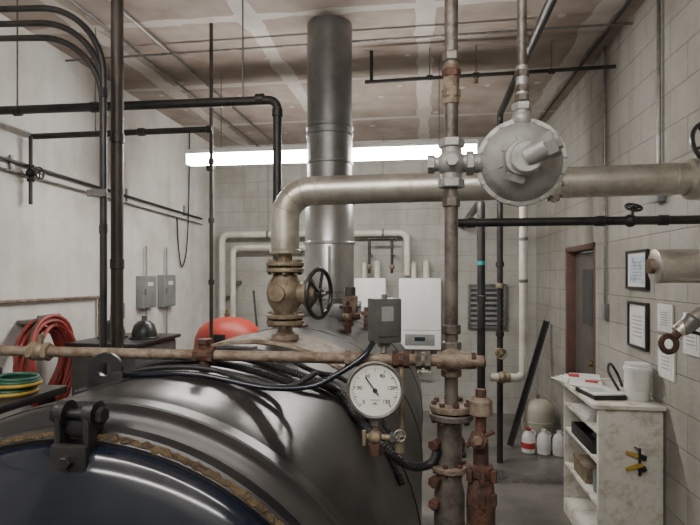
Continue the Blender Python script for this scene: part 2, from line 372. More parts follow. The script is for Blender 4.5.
# ---------------------------------------------------------------- main steam pipe + valve
vx,vy=-.567,2.1
s=B('insulated_steam_main')
zh=Z(.345)
s.tube([(vx,vy,Z(.09)),(vx,vy,zh),(XR-.002,vy,zh+.02)],.059,M_alu,bend=.115,n=28,seg=10)
s.disc((vx,vy,Z(.095)),(0,0,1),.064,.02,M_alu)
for x in (-.43,-.05,.34,.55,.93,1.2): s.disc((x,vy,zh+.02*(x+.567)/2),(1,0,0),.0610,.012,M_alu)
for a in (0.35,.8,1.25):
    cx=vx+.115; c=V(cx-.115*math.cos(a),vy,zh-.115+.115*math.sin(a)); s.torus(c,(math.sin(a),0,math.cos(a)),.0595,.0025,M_alu)
s.flange((.50,vy,zh+.01),(1,0,0),.075,.022,M_alu,8,M_steel)
s.disc((XR-.01,vy,zh+.02),(1,0,0),.1,.02,M_steel)
s.done()
s=B('steam_stop_valve')
z0=surf(vx)+.012
s.cyl((vx,vy,z0),(vx,vy,Z(.10)),.03,M_brz)
s.lathe([(.06,.0),(.055,.02),(.035,.03)],(vx,vy,z0),(0,0,1),M_rust)
for zz in (Z(-.195),Z(-.17),Z(.02),Z(.045)): s.flange((vx,vy,zz),(0,0,1),.078,.018,M_brz,8,M_rust)
s.lathe([(.04,-.10),(.048,-.075),(.07,-.04),(.078,0),(.07,.04),(.048,.075),(.04,.10)],(vx,vy,Z(-.075)),(0,0,1),M_brz)
s.lathe([(.045,0),(.045,.05),(.06,.05),(.06,.068),(.03,.072),(.024,.09)],(vx+.045,vy,Z(-.075)),(1,-.18,0),M_brz)
s.cyl((vx+.1,vy-.02,Z(-.075)),(vx+.18,vy-.034,Z(-.075)),.009,M_steel)
s.wheel((vx+.150,vy-.03,Z(-.075)),(1,-.35,0),.098,.009,M_blk)
s.disc((vx-.015,vy-.072,Z(-.075)),(0,1,0),.035,.02,M_brz); s.done()

# ---------------------------------------------------------------- small header across boiler
hy,hz=1.42,Z(-.23)
s=B('feed_header_pipe')
s.cyl((XL+.01,hy,hz),(.16,hy,hz),.0155,M_rust)
def coup(x,w,r,m): 
    s.nut((x-w/2,hy,hz),(1,0,0),r,.016,m); s.nut((x+w/2,hy,hz),(1,0,0),r,.016,m); s.cyl((x-w/2,hy,hz),(x+w/2,hy,hz),r*.85,m)
coup(-1.14,.05,.028,M_brz); s.sphere((-1.14,hy,hz),.028,M_brz); s.cyl((-1.14,hy,hz),(-1.14,hy,hz+.05),.009,M_brz)
coup(-.62,.045,.027,M_rustd); s.cyl((-.62,hy,hz-.045),(-.62,hy,hz+.04),.017,M_rustd); s.nut((-.62,hy,hz+.04),(0,0,1),.024,.014,M_rustd)
coup(-.19,.03,.022,M_rust); coup(-.06,.03,.024,M_rustd); coup(.0,.025,.025,M_gpipe)
s.cyl((-.62,hy,hz-.03),(-.62,hy,surf(-.62)),.016,M_rustd)
s.done()

# ---------------------------------------------------------------- pressure gauge
g=empty('pressure_gauge',(-.123,1.34,Z(-.297)))
gx,gy,gz=-.123,1.34,Z(-.297); ax=V(.10,-1,.05).normalized()
s=B('case',g)
s.lathe([(.060,-.035),(.064,-.03),(.064,0),(.074,.003),(.075,.010),(.070,.014),(.066,.010),(.066,.004),(0,.004)],(gx,gy,gz),ax,M_steel,n=48,caps=True); s.done()
s=B('dial',g)
s.lathe([(.0655,0),(.0655,.0045),(0,.0055)],V(gx,gy,gz)+ax*.002,ax,M_gw,n=48,caps=False)
rt=V(0,0,1).cross(ax).normalized(); up=ax.cross(rt).normalized()
c0=V(gx,gy,gz)+ax*.0085
Rm=Matrix((rt,up,ax)).transposed()
for i in range(41):
    a=math.radians(225-270*i/40); L=.009 if i%4==0 else .005; rr=.059-L/2
    p=c0+rt*math.cos(a)*rr+up*math.sin(a)*rr; s.box(p,(L,.0016 if i%4==0 else .0009,.001),M_blk,Rm@Matrix.Rotation(a,3,'Z'))
s.box(c0-up*.024,(.026,.002,.0008),M_text,Rm)
s.box(c0+(rt*math.cos(2.2)+up*math.sin(2.2))*.014+ax*.003,(.058,.0032,.001),M_blk,Rm@Matrix.Rotation(2.2,3,'Z')); s.disc(c0+ax*.003,ax,.006,.004,M_blk)
s.done()
def digit(txt,p,size):
    c=bpy.data.curves.new('dial_numeral','FONT'); c.body=txt; c.size=size; c.align_x='CENTER'; c.align_y='CENTER'; c.extrude=.0004
    o=bpy.data.objects.new('dial_numeral',c); bpy.context.scene.collection.objects.link(o); c.materials.append(M_blk)
    M=Rm.to_4x4(); M.translation=p-g.location; o.parent=g; o.matrix_local=M
for i,t in enumerate(('0','30','60','90','120','150')):
    a=math.radians(225-270*i/5); digit(t,c0+rt*math.cos(a)*.041+up*math.sin(a)*.041,.0135)
digit('PSI',c0-up*.034,.009)
s=B('stem_and_cocks',g)
s.cyl((gx,gy+.01,gz-.06),(gx,gy+.01,gz-.15),.009,M_brz); s.nut((gx,gy+.01,gz-.085),(0,0,1),.017,.018,M_steel)
s.sphere((gx,gy+.01,gz-.125),.019,M_brz); s.cyl((gx-.025,gy+.01,gz-.125),(gx+.04,gy+.01,gz-.125),.008,M_brz); s.box((gx-.028,gy,gz-.125),(.010,.012,.040),M_brz,bev=.003)
s.nut((gx,gy+.01,gz-.155),(0,0,1),.021,.03,M_rustd)
s.tube([(gx,gy+.01,gz-.125),(gx+.065,gy+.01,gz-.125),(gx+.065,gy+.08,gz-.125),(gx+.065,gy+.08,hz)],.008,M_brz,bend=.015)
s.nut((gx+.045,gy+.01,gz-.125),(1,0,0),.015,.014,M_steel); s.cyl((gx+.065,gy+.01,gz-.13),(gx+.065,gy+.01,gz-.16),.013,M_brz)
s.wheel((gx+.065,gy-.02,gz-.11),(.2,-1,.2),.014,.003,M_steel,4)
s.done()

s=B('pressure_control_box'); cx,cy,cz=-.107,1.45,Z(-.126); rz=(0,0,math.radians(28))
s.box((cx,cy,cz),(.078,.06,.122),M_dgbox,rot=rz,bev=.004)
Rz=Euler(rz).to_matrix()
s.box(V(cx,cy,cz)+Rz@V(0,-.031,.005),(.066,.004,.095),M_dgbox,rot=rz,bev=.002)
s.box(V(cx,cy,cz)+Rz@V(-.005,-.0335,.02),(.035,.002,.04),M_gbox,rot=rz)
s.box(V(cx,cy,cz)+Rz@V(.0395,0,.0),(.002,.035,.06),M_gbox,rot=rz)
s.cyl(V(cx,cy,cz+.06),V(cx,cy,cz+.072),.008,M_steel)
s.cyl((cx,cy,cz-.06),(cx,hy,hz+.012),.009,M_steel); s.nut((cx,cy,cz-.068),(0,0,1),.017,.014,M_steel); s.done()

# flexible conduits over boiler
def cond(pts,r=.0105,corr=.10):
    s=B('flexible_conduit_black'); s.spline(pts,r,M_rub,n=10,corr=corr); s.done()
cond([(-1.12,1.62,surf(-1.12,.02)),(-.9,1.62,surf(-.9,.016)),(-.62,1.58,surf(-.62,.016)),(-.4,1.6,surf(-.4,.016)),(-.27,1.66,surf(-.27,.016)),(-.2,1.6,surf(-.2,.016)),(-.12,1.52,Z(-.50)),(-.04,1.47,Z(-.535)),(.02,1.45,Z(-.52)),(.04,1.43,Z(-.47))],.012)
cond([(-1.05,1.74,surf(-1.05,.02)),(-.75,1.71,surf(-.75,.016)),(-.5,1.67,surf(-.5,.03)),(-.36,1.73,surf(-.36,.016)),(-.29,1.83,surf(-.29,.02)),(-.2,1.87,surf(-.2,.016)),(-.1,1.80,surf(-.1,.016))],.009)
cond([(-1.10,1.52,surf(-1.10,.02)),(-.88,1.50,surf(-.88,.014)),(-.68,1.47,surf(-.68,.014)),(-.5,1.46,surf(-.5,.014)),(-.38,1.50,surf(-.38,.014)),(-.31,1.60,surf(-.31,.03)),(-.24,1.70,surf(-.24,.016)),(-.14,1.68,surf(-.14,.016)),(-.06,1.60,surf(-.06,.02))],.010)
cond([(-.98,1.36,surf(-.98,.014)),(-.86,1.37,surf(-.86,.012)),(-.75,1.38,surf(-.75,.012)),(-.60,1.38,surf(-.60,.012)),(-.45,1.37,surf(-.45,.012)),(-.36,1.38,surf(-.36,.04)),(-.28,1.385,Z(-.26))],.008)
s=B('control_cable'); 
s.spline([(-.80,1.31,surf(-.80,.012)),(-.6,1.30,surf(-.6,.012)),(-.42,1.33,surf(-.42,.02)),(-.30,1.37,Z(-.30)),(-.22,1.38,Z(-.262)),(-.16,1.39,Z(-.22)),(-.135,1.42,Z(-.185))],.0075,M_navy,n=10)
s.done()

# ---------------------------------------------------------------- gas riser + lower column
px,py=.077,1.46
s=B('gas_riser_pipe')
s.cyl((px,py,Z(-.36)),(px,py,H-.001),.0185,M_gpipe)
for z,r_,m in ((Z(.60),.025,M_gpipe),(Z(.555),.026,M_rustd),(Z(.50),.026,M_rust),(Z(.20),.024,M_gpipe),(Z(-.15),.026,M_gpipe)):
    s.nut((px,py,z),(0,0,1),r_,.026,m)
s.cyl((px,py,Z(.47)),(px,py,Z(.58)),.022,M_rust)
zc=Z(.307)
s.cyl((px,py,zc-.06),(px,py,zc+.06),.028,M_spaint); s.nut((px,py,zc+.055),(0,0,1),.036,.024,M_spaint); s.nut((px,py,zc-.055),(0,0,1),.036,.024,M_spaint)
s.sphere((px,py,zc),.040,M_spaint); s.cyl((px,py,zc),(px-.06,py,zc),.02,M_spaint); s.nut((px-.055,py,zc),(1,0,0),.026,.02,M_spaint)
s.cyl((px,py,zc),(px+.075,py,zc),.024,M_spaint); s.nut((px+.05,py,zc),(1,0,0),.034,.02,M_spaint)
s.cyl((px,py-.03,zc),(px,py-.055,zc),.016,M_spaint,n=6)
s.cyl((px-.04,py-.035,hz),(px+.05,py-.035,hz),.023,M_rust); s.sphere((px,py-.02,hz),.032,M_rust); s.nut((px,py,hz+.035),(0,0,1),.028,.022,M_gpipe); s.nut((px,py,hz-.04),(0,0,1),.028,.022,M_rust)
s.nut((px+.055,py-.035,hz),(1,0,0),.022,.018,M_rustd)
s.done()
s=B('feedwater_column_valve')
s.flange((px,py,Z(-.365)),(0,0,1),.060,.018,M_rust,8,M_rustd); s.flange((px,py,Z(-.387)),(0,0,1),.060,.018,M_gpipe,8,M_rustd)
s.lathe([(.03,0),(.034,.02),(.034,.10),(.042,.12),(.042,.30),(.034,.33),(.034,.5)],(px-.005,py,Z(-.9)),(0,0,1),M_gpipe)
s.cyl((px-.005,py,0),(px-.005,py,Z(-.9)),.03,M_gpipe); s.disc((px-.005,py,.01),(0,0,1),.08,.02,M_gpipe)
s.flange((px-.005,py,Z(-.53)),(0,0,1),.050,.016,M_rust,6,M_rustd)
for z in (-.46,-.56,-.62): s.nut((px-.045,py-.03,Z(z)),(-.5,-1,0),.016,.03,M_rustd)
s.done()
qx=.150; qy=1.40
s=B('blowdown_valve')
s.cyl((qx,qy,0),(qx,qy,Z(-.44)),.020,M_rustd); s.disc((qx,qy,.01),(0,0,1),.04,.02,M_rustd)
s.lathe([(.02,-.16),(.034,-.15),(.034,-.13),(.026,-.12),(.036,-.06),(.038,0),(.034,.05),(.026,.07),(.032,.075),(.032,.10),(.018,.105),(.016,.14),(.01,.145),(.009,.19)],(qx,qy,Z(-.60)),(0,0,1),M_rustd)
for z in (-.72,-.66,-.58,-.52): 
    for dx,dy in ((-.03,-.02),(.03,-.02),(0,-.038)): s.nut((qx+dx,qy+dy,Z(z)),(0,0,1),.009,.03,M_rustd)
s.lathe([(.02,0),(.03,.005),(.03,.04),(.02,.05)],(qx,qy,Z(-.37)),(0,0,1),M_rust); s.cyl((qx,qy,Z(-.45)),(qx,qy,Z(-.30)),.014,M_rustd)
s.nut((qx-.01,qy-.03,Z(-.425)),(-.1,-1,.3),.026,.03,M_rustd); s.nut((qx-.013,qy-.05,Z(-.42)),(-.1,-1,.3),.014,.02,M_rust)
s.cyl((qx-.04,qy-.03,Z(-.44)),(qx+.03,qy-.03,Z(-.40)),.006,M_rustd)
s.done()
# ---------------------------------------------------------------- gas regulator
rx,ry,rz_=.262,1.46,Z(.304)
s=B('gas_pressure_regulator')
a=V(-.10,-1,-.04).normalized()
s.lathe([(.03,-.10),(.05,-.095),(.075,-.07),(.100,-.03),(.107,-.012),(.117,-.012),(.118,-.002),(.118,.004),(.117,.012),(.106,.013),(.102,.02),(.082,.042),(.053,.055),(.048,.06),(.044,.068),(.044,.085),(.0,.085)],(rx,ry,rz_),a,M_spaint,n=48)
F=frame(a)
for i in range(16):
    t=2*math.pi*i/16; s.nut(V(rx,ry,rz_)+F@V(math.cos(t)*.1115,math.sin(t)*.1115,0),a,.0060,.034,M_spaint)
for i in range(8):
    t=2*math.pi*i/8+.2; s.beam(V(rx,ry,rz_)+F@V(math.cos(t)*.10,math.sin(t)*.10,.020),V(rx,ry,rz_)+F@V(math.cos(t)*.05,math.sin(t)*.05,.056),.005,.008,M_spaint)
nc=V(rx,ry,rz_)+a*.085+V(.008,0,.0)
s.disc(nc,a,.042,.03,M_spaint); 
b=V(.75,-.35,.32).normalized()
s.cyl(nc,nc+b*.060,.029,M_spaint); s.nut(nc+b*.065,b,.034,.026,M_spaint); s.cyl(nc+b*.075,nc+b*.087,.02,M_spaint,n=6)
s.box(V(rx,ry,rz_)+a*.07+V(-.02,0,-.05),(.05,.004,.02),M_steel,rot=(.1,.3,0))
s.cyl((px+.06,py,zc),(rx-.06,ry+.02,rz_),.026,M_spaint)
s.cyl((rx,ry,rz_+.08),(rx+.003,ry,rz_+.15),.022,M_spaint); s.nut((rx+.003,ry,rz_+.15),(0,0,1),.027,.022,M_spaint); s.sphere((rx+.003,ry,rz_+.115),.029,M_spaint)
s.done()
s=B('regulator_vent_pipe'); s.cyl((rx+.003,ry,rz_+.15),(rx+.003,ry,H-.001),.0125,M_gpipe)
for z in (.175,.20,.24): s.nut((rx+.003,ry,rz_+z),(0,0,1),.019,.020,M_gpipe)
s.cyl((rx+.003,ry,rz_+.17),(rx+.003,ry,rz_+.26),.016,M_spaint); s.nut((rx+.003,ry,rz_+.46),(0,0,1),.018,.02,M_gpipe); s.done()

# ---------------------------------------------------------------- lights
def fixture(x0,x1,y,z,glow,name='fluorescent_light_fixture'):
    s=B(name); xc=(x0+x1)/2; L=x1-x0
    s.box((xc,y,z+.065),(L,.11,.04),M_white,bev=.006)
    s.box((xc,y,z),(L-.02,.10,.09),glow,bev=.03)
    for x in (x0,x1): s.box((x,y,z+.015),(.015,.12,.12),M_white,bev=.004)
    for x in (x0+.3,x1-.3):
        s.cyl((x,y,z+.08),(x,y,H-.001),.004,M_steel,n=6)
    return s.done()
fixture(-2.03,.43,4.3,Z(1.0),M_glow)
fixture(-1.9,.54,.15,3.15,M_glow2)
fixture(-1.9,.54,-1.0,3.15,M_glow2)

# ---------------------------------------------------------------- left-hand pipes
s=B('electrical_conduit_bundle')
for i,(dx,dz) in enumerate(((0,0),(-.022,-.05),(-.044,-.10))):
    x=-1.355+dx; y=2.06+.03*i
    s.tube([(x,y,.001),(x,y,Z(1.15)+dz),(XL+.01,y,Z(1.22)+dz)],.0135,M_blkp,bend=.30,n=12,seg=14)
    s.nut((x,y,Z(.2)),(0,0,1),.017,.04,M_blkp); s.nut((x,y,Z(.78)),(0,0,1),.017,.04,M_blkp)
for z in (.45,1.2,2.1): s.box((-1.375,2.045,z),(.09,.012,.03),M_steel)
s.done()
s=B('condensate_riser_pipe'); s.cyl((-1.375,2.19,.001),(-1.375,2.19,H-.001),.027,M_brown); 
for z in (.8,Z(.05),Z(.62)): s.disc((-1.375,2.19,z),(0,0,1),.031,.05,M_brown)
s.done()
s=B('black_steam_branch_pipe')
s.tube([(XL+.01,2.8,Z(.99)),(-.80,2.8,Z(.97)),(-.80,2.8,surf(-.8))],.025,M_blkp,bend=.05,n=16)
for x in (-2.4,-1.9,-.90): s.disc((x,2.8,Z(.98)),(1,0,0),.030,.05,M_blkp)
s.disc((-.8,2.8,Z(.90)),(0,0,1),.030,.05,M_blkp)
s.cyl((-2.4,2.8,Z(.98)),(-2.4,2.8,H-.001),.005,M_steel,n=6); s.cyl((-1.0,2.8,Z(.98)),(-1.0,2.8,H-.001),.005,M_steel,n=6); s.done()
s=B('black_return_pipe')
s.tube([(XL+.01,3.4,Z(1.0)),(-1.9,3.4,Z(1.0)),(-1.44,3.4,Z(1.0))],.021,M_blkp,bend=.04)
s.disc((-1.95,3.4,Z(1.0)),(1,0,0),.028,.05,M_blkp); s.cyl((-2.3,3.4,Z(1.0)),(-2.3,3.4,H-.001),.005,M_steel,n=6); s.disc((-1.45,3.4,Z(1.0)),(1,0,0),.028,.04,M_blkp); s.done()
s=B('vertical_drop_pipe'); s.cyl((-1.46,3.45,.001),(-1.46,3.45,H-.001),.013,M_brown)
for z in (Z(-.05),Z(.38),Z(.74),Z(.79)): s.nut((-1.46,3.45,z),(0,0,1),.022,.035,M_brown)
s.box((-1.46,3.43,Z(.74)),(.05,.03,.04),M_brown,bev=.01); s.done()
s=B('wall_conduit_runs')
for dz,r,m in ((.83,.012,M_blkp),(.76,.008,M_gpipe)):
    s.tube([(XL+.03,-1.2,Z(dz)+.04),(XL+.03,6.25,Z(dz)-.12)],r,m,n=10)
s.cyl((XL+.03,2.4,Z(-.175)),(XL+.03,4.15,Z(-.19)),.013,M_rust,n=10)
s.cyl((XL+.03,4.15,Z(-.19)),(XL+.03,4.15,.001),.013,M_rust,n=10)
for y in (1.5,3.2,4.6,5.8): s.box((XL+.010,y,Z(.78)-.02),(.018,.025,.12),M_gbox)
s.done()
s=B('cable_drop_loop')
s.spline([(XL+.02,5.60,Z(.66)),(XL+.03,5.62,Z(.3)),(XL+.03,5.70,Z(.1)),(XL+.03,5.82,Z(.3)),(XL+.03,5.88,Z(.9)),(XL+.03,5.9,H-.02)],.008,M_rub,n=8); s.done()
s=B('gate_valve_on_wall'); y0=3.33; z0=Z(.72)
s.cyl((XL+.05,y0,Z(.98)),(XL+.05,y0,Z(.50)),.013,M_blkp); s.sphere((XL+.05,y0,z0),.032,M_blkp); s.nut((XL+.05,y0,z0+.05),(0,0,1),.026,.02,M_blkp); s.nut((XL+.05,y0,z0-.05),(0,0,1),.026,.02,M_blkp)
s.cyl((XL+.05,y0,z0),(XL+.12,y0,z0),.008,M_steel); s.wheel((XL+.12,y0,z0),(1,0,0),.04,.006,M_blk); s.done()
def panel(name,y,z,w,h,dp,m=M_gbox):
    s=B(name); s.box((XL+dp/2+.001,y,z),(dp,w,h),m,bev=.006); s.box((XL+dp+.003,y,z),(.006,w*.9,h*.92),m,bev=.002)
    s.box((XL+dp+.012,y-w*.38,z),(.016,.02,.06),M_steel,bev=.003); s.box((XL+dp+.007,y,z+h*.25),(.002,w*.4,h*.12),M_paper)
    s.cyl((XL+dp*.5,y,z+h/2),(XL+dp*.5,y,z+h/2+.3),.009,M_gbox,n=10); s.cyl((XL+dp*.5,y,z-h/2),(XL+dp*.5,y,z-h/2-.5),.010,M_gbox,n=10); return s.done()
panel('electrical_disconnect_box',4.90,Z(-.17),.26,.32,.08,M_gbox); panel('electrical_disconnect_box',5.32,Z(-.17),.26,.34,.08,M_gbox); panel('junction_box',4.42,Z(-.33),.14,.14,.06)
s=B('coiled_red_hose'); hc=V(XL+.14,3.36,Z(-.60))
for k in range(12):
    R0=.25+random.uniform(-.06,.03); ph=random.uniform(0,6); ox=random.uniform(-.06,.08); pts=[]
    for i in range(41):
        t=2*math.pi*i/40; rr=R0*(1+.05*math.sin(2*t+ph)); pts.append(hc+V(ox+.015*math.sin(3*t+ph),rr*math.cos(t)*.88,rr*1.15*math.sin(t)-.02))
    s.tube(pts,.014,M_green if k in(2,) else M_hose,n=8)
s.spline([hc+V(.03,.1,.25),hc+V(.05,.2,.0),hc+V(.04,.05,-.35),hc+V(.04,-.1,-.6)],.013,M_hose)
s.box(hc+V(-.07,0,.27),(.138,.22,.03),M_steel,bev=.01); s.box(hc+V(.03,0,.29),(.02,.22,.06),M_steel,bev=.006); s.done()
s=B('tool_bench')
s.box((-2.15,1.75,Z(-.55)),(.9,1.1,.035),M_blk,bev=.005)
for x in (-2.55,-1.75):
    for y in (1.28,2.22): s.box((x,y,Z(-.57)/2),(.05,.05,Z(-.57)),M_blk)
s.box((-2.15,1.75,.35),(.8,1.0,.03),M_dgbox); s.done()
s=B('green_extension_cord')
for k in range(6):
    s.torus((-1.83+.006*k,2.10,Z(-.522)+.013*k),(0.01*k,.01,1),.10-.01*(k%3),.008,M_green if k%3 else M_yel,n=32,k=8)
s.done()
s=B('metal_toolbox'); s.box((-2.1,2.12,Z(-.482)),(.28,.16,.10),M_blk,bev=.01); s.tube([(-2.18,2.12,Z(-.432)),(-2.18,2.12,Z(-.402)),(-2.02,2.12,Z(-.402)),(-2.02,2.12,Z(-.432))],.006,M_steel,bend=.01); s.done()

s=B('red_expansion_tank'); x,y=-1.66,4.30
s.lathe([(.18,0),(.2,.02),(.2,.12),(.26,.2),(.285,.4),(.29,1.15),(.282,1.22),(.25,1.29),(.19,1.345),(.11,1.375),(.05,1.385),(0,1.387)],(x,y,0),(0,0,1),M_red,n=40)
s.torus((x,y,1.12),(0,0,1),.290,.006,M_red); s.cyl((x-.02,y,1.37),(x-.02,y,1.45),.014,M_brass); s.nut((x-.02,y,1.41),(0,0,1),.025,.02,M_steel)
s.box((x+.03,y-.285,1.22),(.10,.01,.10),M_blk,bev=.003); s.done()
s=B('condensate_receiver_tank')
s.box((-2.24,3.70,.64),(.50,.62,1.2),M_dgbox,bev=.03); s.box((-2.24,3.70,1.255),(.54,.68,.03),M_blk,bev=.008)
for x in (-2.44,-2.04): 
    for y in (3.45,3.95): s.box((x,y,.03),(.06,.06,.06),M_blk)
for x in (-2.36,-2.10):
    s.lathe([(.09,0),(.09,.05),(.075,.10),(.045,.13),(0,.14)],(x,3.70,1.27),(0,0,1),M_blk); s.disc((x,3.70,1.275),(0,0,1),.11,.015,M_blk); s.cyl((x,3.70,1.40),(x,3.70,1.44),.02,M_steel)
s.done()
s=B('broom'); s.cyl((-1.95,6.25,.1),(-2.15,6.42,1.55),.014,M_blk); s.box((-1.945,6.24,.07),(.30,.07,.12),M_yel,rot=(.1,0,0),bev=.02); s.done()

# ---------------------------------------------------------------- back wall equipment
def heater(x0,x1,z0,z1):
    s=B('wall_hung_boiler'); xc=(x0+x1)/2; w=x1-x0; y=YB-.15
    s.box((xc,y,(z0+z1)/2),(w,.296,z1-z0),M_white,bev=.02)
    s.box((xc,y-.15,z0+.12),(w*.7,.006,.14),M_gbox,bev=.004); s.box((xc,y-.153,z0+.13),(w*.25,.006,.05),M_glass)
    s.box((xc,y-.149,z0+.24),(w*.98,.004,.006),M_gbox)
    s.cyl((xc+.08,y,z1),(xc+.08,y,z1+.22),.04,M_wpipe); s.tube([(xc-.08,y,z1),(xc-.08,y,z1+.18),(xc-.08,YB,z1+.18)],.035,M_wpipe,bend=.05)
    for i in range(4): s.cyl((xc-.12+.08*i,y,z0),(xc-.12+.08*i,y,z0-.3),.013,M_brass if i%2 else M_wpipe,n=10)
    s.cyl((xc-.14,y,z0-.3),(xc+.14,y,z0-.3),.013,M_wpipe,n=10); s.box((xc,y+.06,z0-.3),(.03,.18,.02),M_steel); return s.done()
heater(-.30,.22,Z(-.92),Z(-.04)); heater(-.86,-.46,Z(-.92),Z(-.04))
s=B('white_insulated_pipes')
s.tube([(-2.62,6.55,Z(-.9)),(-2.62,6.55,Z(.53)),(-.20,6.55,Z(.53)),(-.20,6.55,Z(.0))],.042,M_wpipe,bend=.09,n=18)
s.tube([(-2.45,6.5,Z(-.9)),(-2.45,6.5,Z(.36)),(-1.05,6.5,Z(.36)),(-1.05,6.5,Z(-.5))],.034,M_wpipe,bend=.08,n=18)
for x in (-2.0,-1.2,-.5): s.cyl((x,6.55,Z(.56)),(x,6.55,H),.005,M_steel,n=6); s.disc((x,6.55,Z(.53)),(1,0,0),.046,.03,M_steel)
s.box((-2.62,6.66,Z(-.3)),(.05,.2,.04),M_steel); s.box((-2.45,6.64,Z(-.1)),(.05,.24,.04),M_steel); s.cyl((-2.62,6.55,0.001),(-2.62,6.55,Z(-.9)),.03,M_wpipe); s.cyl((-2.45,6.5,0.001),(-2.45,6.5,Z(-.9)),.025,M_wpipe)
s.done()
s=B('black_header_pipes')
for x,zt in ((-.66,.45),(-.38,.45)):
    s.tube([(x,6.42,Z(zt)),(x,6.42,Z(.02))],.018,M_blkp); s.box((x,6.60,Z(.25)),(.03,.32,.03),M_steel)
    s.sphere((x,6.42,Z(.1)),.036,M_brz); s.cyl((x,6.38,Z(.1)),(x,6.32,Z(.1)),.01,M_steel)
s.cyl((-.70,6.42,Z(.45)),(-.34,6.42,Z(.45)),.018,M_blkp); s.done()
s=B('wall_louver'); x0,x1,z0,z1=.58,1.02,Z(-.66),Z(-.13)
s.box(((x0+x1)/2,YB-.012,(z0+z1)/2),(x1-x0,.02,z1-z0),M_dgbox)
for x in (x0,x1): s.box((x,YB-.03,(z0+z1)/2),(.035,.055,z1-z0+.035),M_lou,bev=.004)
for z in (z0,z1): s.box(((x0+x1)/2,YB-.03,z),(x1-x0,.055,.035),M_lou,bev=.004)
for i in range(8):
    z=z0+.05+i*(z1-z0-.08)/7; s.box(((x0+x1)/2,YB-.035,z),(x1-x0-.03,.055,.006),M_gbox,rot=(.6,0,0))
s.done()
s=B('black_gas_header_pipe')
s.tube([(.16,2.7,Z(.265)),(XR-.002,2.7,Z(.265))],.0215,M_blkp,n=18)
for x in (.24,.86,1.15): s.disc((x,2.7,Z(.265)),(1,0,0),.026,.05,M_blkp)
s.tube([(.20,2.7,Z(.265)),(.14,2.7,Z(.265)),(.14,2.7,.001)],.0215,M_blkp,bend=.04,n=18)
s.cyl((1.0,2.7,Z(.265)),(1.0,2.66,Z(.32)),.008,M_steel); s.wheel((1.0,2.66,Z(.325)),(.1,-1,1.6),.036,.006,M_blk); s.sphere((1.0,2.7,Z(.265)),.032,M_blkp); s.done()
s=B('black_drop_pipe')
s.tube([(.485,YB-.001,Z(.62)),(.485,4.5,Z(.62)),(.485,4.5,.001)],.034,M_blkp,bend=.07,n=18)
for z in (-.2,-.75): s.disc((.485,4.5,Z(z)),(0,0,1),.040,.06,M_blkp)
s.disc((.485,4.5,Z(.1)),(0,0,1),.036,.04,M_teal); s.disc((.485,4.5,.01),(0,0,1),.08,.02,M_blkp); s.done()
s=B('white_drop_pipe')
s.tube([(.83,4.5,H-.001),(.83,4.5,Z(-.86)),(.56,4.5,Z(-.86))],.035,M_wpipe,bend=.06,n=18)
for z in (.3,-.05): s.disc((.83,4.5,Z(z)),(0,0,1),.038,.03,M_steel)
s.disc((.70,4.5,Z(-.86)),(1,0,0),.042,.05,M_brz); s.sphere((.66,4.5,Z(-.86)),.05,M_brz); s.done()
s=B('ceiling_gas_pipe')
s.tube([(.66,YF+.01,Z(1.5)),(.71,5.0,Z(1.5)),(.71,5.0,.001)],.028,M_blkp,bend=.07,n=16)
for z in (.1,-.1,-.55,-.95): s.disc((.71,5.0,Z(z)),(0,0,1),.038,.05,M_brz if z in(-.1,-.95) else M_blkp)
s.sphere((.71,5.0,Z(-.72)),.050,M_brz); s.wheel((.71,4.9,Z(-.72)),(0,1,0),.045,.007,M_brz); s.cyl((.71,4.9,Z(-.72)),(.71,5.0,Z(-.72)),.009,M_steel)
for y in (1.5,3.6): s.cyl((.68,y,Z(1.5)),(.68,y,H-.001),.006,M_steel,n=6)
s.done()
s=B('sprinkler_pipe')
s.tube([(-.45,4.05,Z(1.51)),(XR-.002,4.05,Z(1.53))],.014,M_blkp,n=12); s.cyl((-.40,4.05,Z(1.51)),(-.40,4.05,H-.001),.014,M_blkp)
for x in (.05,.4,.95): s.disc((x,4.05,Z(1.52)),(1,0,0),.020,.05,M_blkp); s.cyl((x,4.05,Z(1.5)),(x,4.05,H-.001),.005,M_steel,n=6)
s.cyl((.4,4.05,Z(1.52)),(.4,4.05,Z(1.46)),.012,M_brass); s.disc((.4,4.05,Z(1.455)),(0,0,1),.02,.005,M_brass); s.done()
s=B('ceiling_conduit')
for x in (-2.2,-1.95,1.27): s.tube([(x,YF+.01,H-.03),(x+.02,YB-.01,H-.03)],.012,M_steel if x<0 else M_blkp,n=8)
s.tube([(XL+.01,3.75,H-.06),(XR-.01,3.72,H-.06)],.009,M_steel,n=8); s.done()

s=B('wall_conduit_right')
s.tube([(XR-.02,4.22,H-.001),(XR-.02,4.22,Z(-.25))],.010,M_steel,n=8); s.tube([(XR-.02,3.3,H-.001),(XR-.02,3.3,Z(.5))],.012,M_steel,n=8)
s.box((XR-.02,4.22,Z(-.28)),(.038,.08,.12),M_gbox,bev=.005); s.box((XR-.025,3.3,Z(.48)),(.05,.1,.1),M_gbox,bev=.005); s.done()

